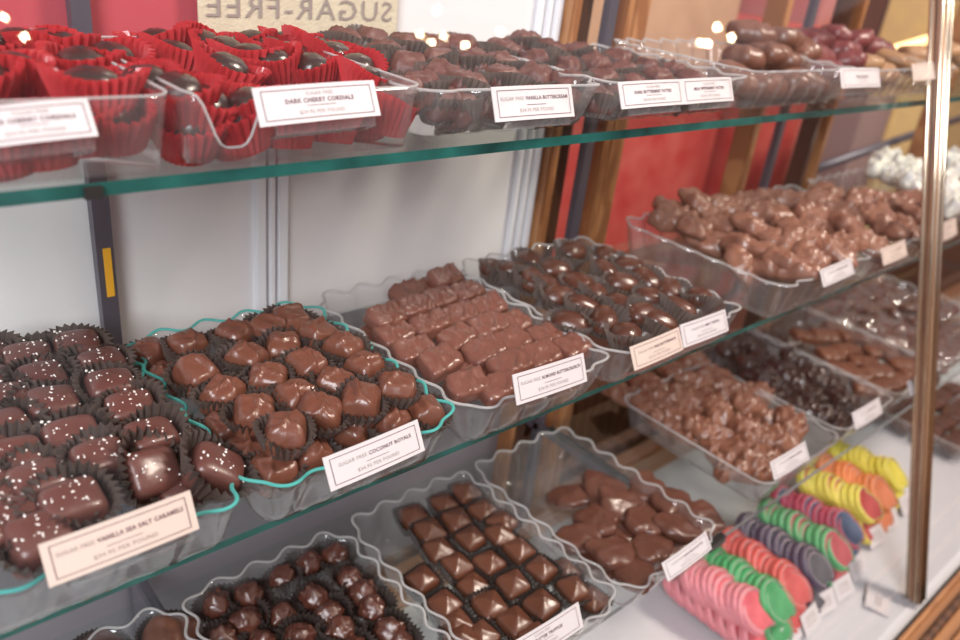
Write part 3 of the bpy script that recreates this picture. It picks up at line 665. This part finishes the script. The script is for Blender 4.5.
rowsd=[('watermelon pink',(752,614),(690,578),(.78,.13,.17),(.86,.28,.32)),
 ('bright green',(776,606),(708,566),(.06,.36,.13),(.06,.42,.14)),
 ('strawberry red',(791,590),(729,546),(.62,.09,.09),(.78,.12,.10)),
 ('dark purple',(815,572),(744,533),(.09,.09,.11),(.07,.05,.10)),
 ('green and red',(834,553),(764,519),(.50,.09,.11),(.10,.42,.16)),
 ('red and blue',(845,532),(776,507),(.07,.11,.20),(.60,.07,.13)),
 ('yellow and red',(864,508),(802,484),(.52,.06,.06),(.85,.72,.10)),
 ('orange',(879,497),(822,471),(.80,.24,.10),(.90,.26,.07)),
 ('lemon yellow',(891,478),(832,457),(.80,.68,.08),(.85,.72,.06))]
TILT=-.72
for ri,(nm,e,s,pc_,rc) in enumerate(rowsd):
    mp=jelly(nm.replace(' ','_')+'_jelly',pc_); mr=jelly(nm.replace(' ','_')+'_rind',rc)
    meshes=[]
    for base,mm in ((pulpm,mp),(pith,PITH),(rindm,mr)):
        c=base.copy(); c.materials.append(mm); meshes.append(c)
    E0=at_z(e[0]+5,e[1]-3,-.568); S0=at_z(s[0]+4,s[1]-2,-.568); n=11
    E0.y=max(E0.y,.205); S0.y=min(S0.y,.335); xa=(E0.x*.65+S0.x*.35)
    objs=[]
    for k in range(n):
        t=k/(n-1); x=E0.x*(1-t)+(xa*.6+S0.x*.4)*t; y=E0.y+(S0.y-E0.y)*t
        objs.append(((x+R.uniform(-.0012,.0012),y,-.572+.003*math.sin(k*1.3)),k,0))
    for k in range(8 if ri==0 else 4): objs.append(((E0.x+R.uniform(-.001,.001),E0.y-.006+k*.0135,-.598),k,1))
    for (loc,k,low) in objs:
        r=root('fruit_slice','','candy',(loc[0],loc[1],loc[2]+H),((-1.0 if (k==0 and not low) else TILT)+R.uniform(-.06,.06),R.uniform(-.06,.06),R.uniform(-.1,.1)),nm+' jelly fruit slices')
        for pn,me in zip(('pulp','pith','rind'),meshes): link(pn,me,None,r)
        if low: r['label']='%s jelly fruit slice, %s from the front of its lower layer'%(nm,ORD[k])
        elif k==n-1: r['label']='%s jelly fruit slice at the back end of its row'%nm
        elif k==0: r['label']='%s jelly fruit slice facing out at the front of its row'%nm
        else: r['label']='%s jelly fruit slice, %s from the front along its row'%(nm,ORD[k])
# ================================================================== PRICE CARDS
def frame_me(w,h,t=.00035):
    vs=[];fs=[]
    for (a,b) in ((w/2,h/2),(w/2-t,h/2-t)):
        for sx,sz in ((-1,-1),(1,-1),(1,1),(-1,1)): vs.append((sx*a,0,sz*b))
    for i in range(4): j=(i+1)%4; fs.append((i,j,4+j,4+i))
    return mesh('printed_border',vs,fs,False)
def card(tl,tr,bl,yt,yb,label,lines,mat='paper',holder=True):
    A=at_y(*tl,yt); B=at_y(*tr,yt); C=at_y(*bl,yb); w=B.x-A.x; dz=A.z-C.z; h=math.hypot(dz,yt-yb); ang=math.atan2(yt-yb,dz)
    slant=max(-.2,min(.2,math.atan2(B.z-A.z,w)))
    r=root('price_card',label,'price card',((A.x+B.x)/2,(yt+yb)/2,(A.z+B.z)/2-dz/2+H),(-ang,-slant,0),'small white price cards')
    # gently curled card
    n=10;vs=[];fs=[];bow=.0011
    for i in range(n+1):
        x=-w/2+w*i/n; c=bow*(1-(2*x/w)**2)*-1
        for y in (0,.0006):
            for z in (-h/2,h/2): vs.append((x,y+c,z))
    for i in range(n):
        a=i*4
        for q in ((0,1,5,4),(2,6,7,3),(0,4,6,2),(1,3,7,5)): fs.append(tuple(a+k for k in q))
    fs.append((0,2,3,1)); fs.append(tuple(n*4+k for k in (0,1,3,2)))
    me=mesh('card',vs,fs,False); bm=bmesh.new(); bm.from_mesh(me); bmesh.ops.recalc_face_normals(bm,faces=bm.faces); bm.to_mesh(me); bm.free()
    link('card',me,M[mat],r)
    f=frame_me(w*.90,h*.78)
    bend=lambda me_,off=0: [setattr(v.co,'y',-bow*(1-(2*v.co.x/w)**2)-.0002-off) for v in me_.vertices]
    # refine border so that it follows the curl
    bm=bmesh.new(); bm.from_mesh(f); bmesh.ops.subdivide_edges(bm,edges=bm.edges[:],cuts=6,use_grid_fill=True); bm.to_mesh(f); bm.free()
    bend(f); link('printed_border',f,M['ink'],r)
    T=[]
    for k,(s,size,z,b_) in enumerate(lines):
        runs=[(q,b_) for q in s.split('|')]
        if len(runs)==2: runs[0]=(runs[0][0],0)
        ms=[];X0=0
        for q,bb in runs:
            t=text_me(q,size*h,bb*h,align='LEFT',spacing=1.12); e=max(v.co.x for v in t.vertices)
            for v in t.vertices: v.co.x+=X0
            X0+=e+size*h*.45; ms.append((t,bb))
        tw=X0-size*h*.45; kx=min(1,w*.84/tw)
        for t,bb in ms:
            for v in t.vertices: v.co=Vector(((v.co.x-tw/2)*kx,0,v.co.y+z*h))
            bend(t); T.append((t,0 if bb else 1))
    bm=bmesh.new()
    for t,mi in T:
        for p in t.polygons: p.material_index=mi
        bm.from_mesh(t)
    # rule under the name
    q=[bm.verts.new((x,-bow-.0002,z)) for x,z in ((-w*.12,-.07*h),(w*.12,-.07*h),(w*.12,-.055*h),(-w*.12,-.055*h))]; bm.faces.new(q)
    me=bpy.data.meshes.new('lettering'); bm.to_mesh(me); bm.free(); link('lettering',me,[M['ink'],M['greyink']],r)
    if holder:
        hb=box('card_holder',(-w*.38,w*.46,.0012,.0022,-h*.5-.004,h*.1),M['film'],0,r); box('holder_foot',(-w*.38,w*.46,.0022,.010,-h*.5-.004,-h*.5-.003),M['film'],0,hb)
    return r
def LN(*a):
    if len(a)==2: return [(a[0]+'|'+a[1],.155,.13,.004),('$34.95 PER POUND',.155,-.22,0)]
    return [(a[0],.14,.25,0),(a[1],.165,.07,.005),('$34.95 PER POUND',.15,-.23,0)]
mt_,mb_=.2605,.2530
card((38,545),(190,490),(52,587),mt_,mb_,'price card reading vanilla sea salt caramels, front of leftmost tray',LN('SUGAR FREE','VANILLA SEA SALT CARAMELS'),'papercream')
card((323,458),(418,419),(331,492),mt_,mb_,'price card reading coconut royals on middle shelf',LN('SUGAR FREE','COCONUT ROYALS'))
card((512,375),(583,353),(521,404),mt_,mb_,'price card reading almond buttercrunch on middle shelf',LN('SUGAR FREE','ALMOND BUTTERCRUNCH'))
card((630,347),(679,327),(637,370),mt_,mb_,'cream price card reading milk buttermints, left of a touching pair',LN('SUGAR FREE','MILK BUTTERMINTS'),'papercream')
card((680,325),(725,309),(689,346),mt_,mb_,'white price card reading mint truffle, right of a touching pair',LN('SUGAR FREE','MINT TRUFFLE'))
card((820,270),(851,257),(822,288),mt_,mb_,'small price card under the heaped pale clusters on middle shelf',LN('SUGAR FREE','PECAN CLUSTERS'))
card((881,249),(905,239),(886,265),mt_,mb_,'cream price card just left of the brass post on middle shelf',LN('SUGAR FREE','CLUSTERS'),'papercream')
card((930,228),(956,217),(934,245),mt_,mb_,'price card just behind the right side of the brass post',LN('SUGAR FREE','CLUSTERS'),'papercream')
lt_,lb_=.2165,.2080
card((497,651),(578,602),(505,677),lt_,lb_,'price card reading butter truffles, cut by bottom of view',LN('SUGAR FREE','SWEET BUTTER TRUFFLES',1))
card((662,563),(706,531),(665,584),lt_,lb_,'price card in front of the dark flat nut patties',LN('SUGAR FREE','DARK PECAN PATTIES'))
card((770,462),(805,441),(774,481),lt_,lb_,'price card in front of the knobbly peanut clusters',LN('SUGAR FREE','PEANUT CLUSTERS'))
card((852,413),(879,397),(854,431),lt_,lb_,'price card in front of the very dark clusters',LN('SUGAR FREE','DARK CLUSTERS'))
card((907,382),(925,372),(909,397),lt_,lb_,'price card in front of reddish brown bars, left of post',LN('SUGAR FREE','BARS'))
tt_,tb_=.3010,.2945
card((-38,109),(88,98),(-22,150),tt_,tb_,'price card reading cherry cordials, cut by left edge of view',LN('SUGAR FREE','MILK CHERRY CORDIALS',1))
card((252,88),(374,80),(265,127),tt_,tb_,'price card reading dark cherry cordials on top shelf',LN('SUGAR FREE','DARK CHERRY CORDIALS',1))
card((491,87),(571,84),(500,122),tt_,tb_,'price card reading vanilla buttercream on top shelf',LN('SUGAR FREE','VANILLA BUTTERCREAM'))
card((618,82),(681,79),(627,109),tt_,tb_,'price card reading dark buttermint patties, left of touching pair on top shelf',LN('SUGAR FREE','DARK BUTTERMINT PATTIES',1))
card((681,79),(731,77),(690,104),tt_,tb_,'price card reading milk peppermint patties, right of touching pair on top shelf',LN('SUGAR FREE','MILK PEPPERMINT PATTIES',1))
card((840,68),(879,68),(846,88),tt_,tb_,'price card reading dark turtlettes in front of tan patties',[('DARK TURTLETTES',.15,.05,.004),('$34.95 PER POUND',.10,-.22,0)])
card((912,64),(950,61),(918,81),tt_,tb_,'cream price card partly hidden by the brass post, top shelf',LN('SUGAR FREE','PATTIES'),'papercream')
# small flat name tickets on the deck
tk=[((790,634),'pink'),((809,621),'green'),((824,604),'red'),((842,589),'purple'),((856,568),'green and red'),((875,537),'red and blue'),((889,521),'yellow and red'),((906,504),'orange')]
for i,(p,nm) in enumerate(tk):
    w=at_z(*p,-.606); w.y=max(w.y,.160)
    r=root('name_ticket','small white ticket before the %s fruit slices'%nm,'ticket',(w.x+.004,w.y,w.z+H),(-.62,0,R.uniform(-.15,.05)),'small tickets before the fruit slices')
    box('ticket_card',(-.0175,.0175,-.0003,.0003,-.0115,.0115),M['paper'],0,r)
    bm=bmesh.new()
    for zz,ww in ((.004,.009),(.0005,.011),(-.004,.010)):
        for s in range(5):
            x0=-ww+s*ww*.42; q=[bm.verts.new((x,-.0004,z)) for x,z in ((x0,zz),(x0+ww*.32,zz),(x0+ww*.32,zz+.0012),(x0,zz+.0012))]; bm.faces.new(q)
    me=bpy.data.meshes.new('printed_lines'); bm.to_mesh(me); bm.free(); link('printed_lines',me,M['greyink'],r)
w=at_z(878,600,-.6165); r=root('name_ticket','lone ticket lying flat on the white deck near the post','ticket',(w.x,w.y,w.z+H),(-1.45,0,.35),'small tickets before the fruit slices')
box('ticket_card',(-.020,.020,-.0003,.0003,-.013,.013),M['paper'],0,r)
bm=bmesh.new()
for zz,ww in ((.001,.010),(-.003,.010)):
    for s in range(4):
        x0=-ww+s*ww*.42; q=[bm.verts.new((x,-.0004,z)) for x,z in ((x0,zz),(x0+ww*.34,zz),(x0+ww*.34,zz+.0016),(x0,zz+.0016))]; bm.faces.new(q)
me=bpy.data.meshes.new('printed_lines'); bm.to_mesh(me); bm.free(); link('printed_lines',me,M['greyink'],r)
# ================================================================== BEHIND THE CASE
def gbox(name,b,mat,label,cat,bev=.002,rotz=0):
    cx,cy=(b[0]+b[1])/2,(b[2]+b[3])/2
    o=box(name,(b[0]-cx,b[1]-cx,b[2]-cy,b[3]-cy,0,b[5]-b[4]),mat,bev,None,(cx,cy,b[4]+H),(0,0,rotz)); tag(o,label,cat); return o
gbox('back_counter',(.2,3.2,.56,1.25,-H,-.55),M['darkwood'],'dark wooden counter behind the display case','counter')
gbox('gift_box',(1.00,1.50,.90,1.15,-.549,-.255),M['redbox'],'wide red box behind the wooden stiles','box')
gbox('gift_box',(1.00,1.49,.91,1.15,-.254,.16),M['kraft'],'brown paper box stacked on the wide red box','box')
gbox('gift_box',(1.52,1.75,.85,1.15,-.549,-.10),M['redbox'],'red card box behind the large patties','box')
gbox('gift_box',(1.80,2.02,.90,1.10,-.549,.03),M['pinkbox'],'rose coloured box behind the cluster chocolates','box')
yb=gbox('paper_bag',(1.64,1.80,.62,.70,-.549,-.17),M['yellowpaper'],'yellow printed paper bag behind the case near the post','bag')
gb=gbox('paper_bag',(1.50,1.63,.62,.70,-.549,-.18),M['greypaper'],'grey rose paper bag left of the yellow bag','bag')
kb=gbox('gift_box',(2.25,2.9,.84,.95,-.549,-.02),M['yellowpaper'],'wide tan box behind the brass post','box')
a=at_y(868,58,.80); b=at_y(932,38,.80)
lm=root('lamp_reflection_tube','warm glowing tube behind the tan patties, standing in for a mirrored lamp','lamp',(0,0,H))  # glowing tube added in place of a lamp's reflection in the glass
link('tube',tube('tube',[a,b],.010,n=12),M['tubeglow'],lm); link('hanger',tube('hanger',[a+Vector((.01,0,.008)),a+Vector((.01,0,.6))],.002),M['steel'],lm)
a=at_y(812,170,.51); b=at_y(990,108,.575)
link('support_bar',tube('support_bar',[a+Vector((0,0,H)),b+Vector((0,0,H))],.007,n=10),M['steel'],case)
# ================================================================== SHOP SIDE (seen mirrored in the glass)
n_=Vector((0,-1,.308)).normalized()
bulbs=[(23,38),(3,18),(418,35),(434,11),(441,37),(429,43),(462,46),(497,32),(697,43),(704,44),(713,28),(728,38)]
for i,(px,py) in enumerate(bulbs):
    d=ray(px,py).normalized(); # meet pane
    k=.325/(d.y-.308*d.z); p=d*k; q=d-2*d.dot(n_)*n_; L_=p+q*(1.9+.2*(i%3)); 
    r=root('pendant_bulb','bare warm glowing bulb over the shop floor, mirrored in the front glass','light bulb',(L_.x,L_.y,L_.z+H),group='warm bulbs mirrored in the glass')
    bm=bmesh.new(); bmesh.ops.create_uvsphere(bm,u_segments=16,v_segments=10,radius=.009)
    me=bpy.data.meshes.new('bulb'); bm.to_mesh(me); bm.free(); link('bulb',me,M['bulb'],r)
    link('cord',tube('cord',[(0,0,.012),(0,0,.8)],.0015),M['blackplastic'],r)
# ================================================================== LIGHT
W=bpy.data.worlds.new('world'); S.world=W; W.use_nodes=True; bg=W.node_tree.nodes['Background']
bg.inputs[0].default_value=(.97,.90,.93,1); bg.inputs[1].default_value=.50
def area(name,loc,target,size,power,col=(1,1,1),sy=None):
    l=bpy.data.lights.new(name,'AREA'); l.size=size; l.energy=power; l.color=col
    if sy: l.shape='RECTANGLE'; l.size_y=sy
    o=bpy.data.objects.new(name,l); COL.objects.link(o); o.location=loc; d=Vector(target)-Vector(loc); o.rotation_euler=d.to_track_quat('-Z','Y').to_euler(); return o
area('window_light',(-1.6,-1.3,H+1.3),(.4,.4,H-.3),1.1,98,(.95,.97,1.0),1.6)
area('ceiling_lamp_light',(1.3,-.4,H+1.2),(.6,.35,H-.3),.35,34,(1,.87,.74))
S.view_settings.view_transform='Standard'; S.view_settings.look='None'; S.view_settings.exposure=.12; S.view_settings.gamma=1; S.view_settings.use_curve_mapping=False
c=S.cycles; c.max_bounces=8; c.diffuse_bounces=3; c.glossy_bounces=4; c.transmission_bounces=4; c.transparent_max_bounces=40; c.caustics_reflective=False; c.caustics_refractive=False
c.sample_clamp_indirect=4; c.use_denoising=True
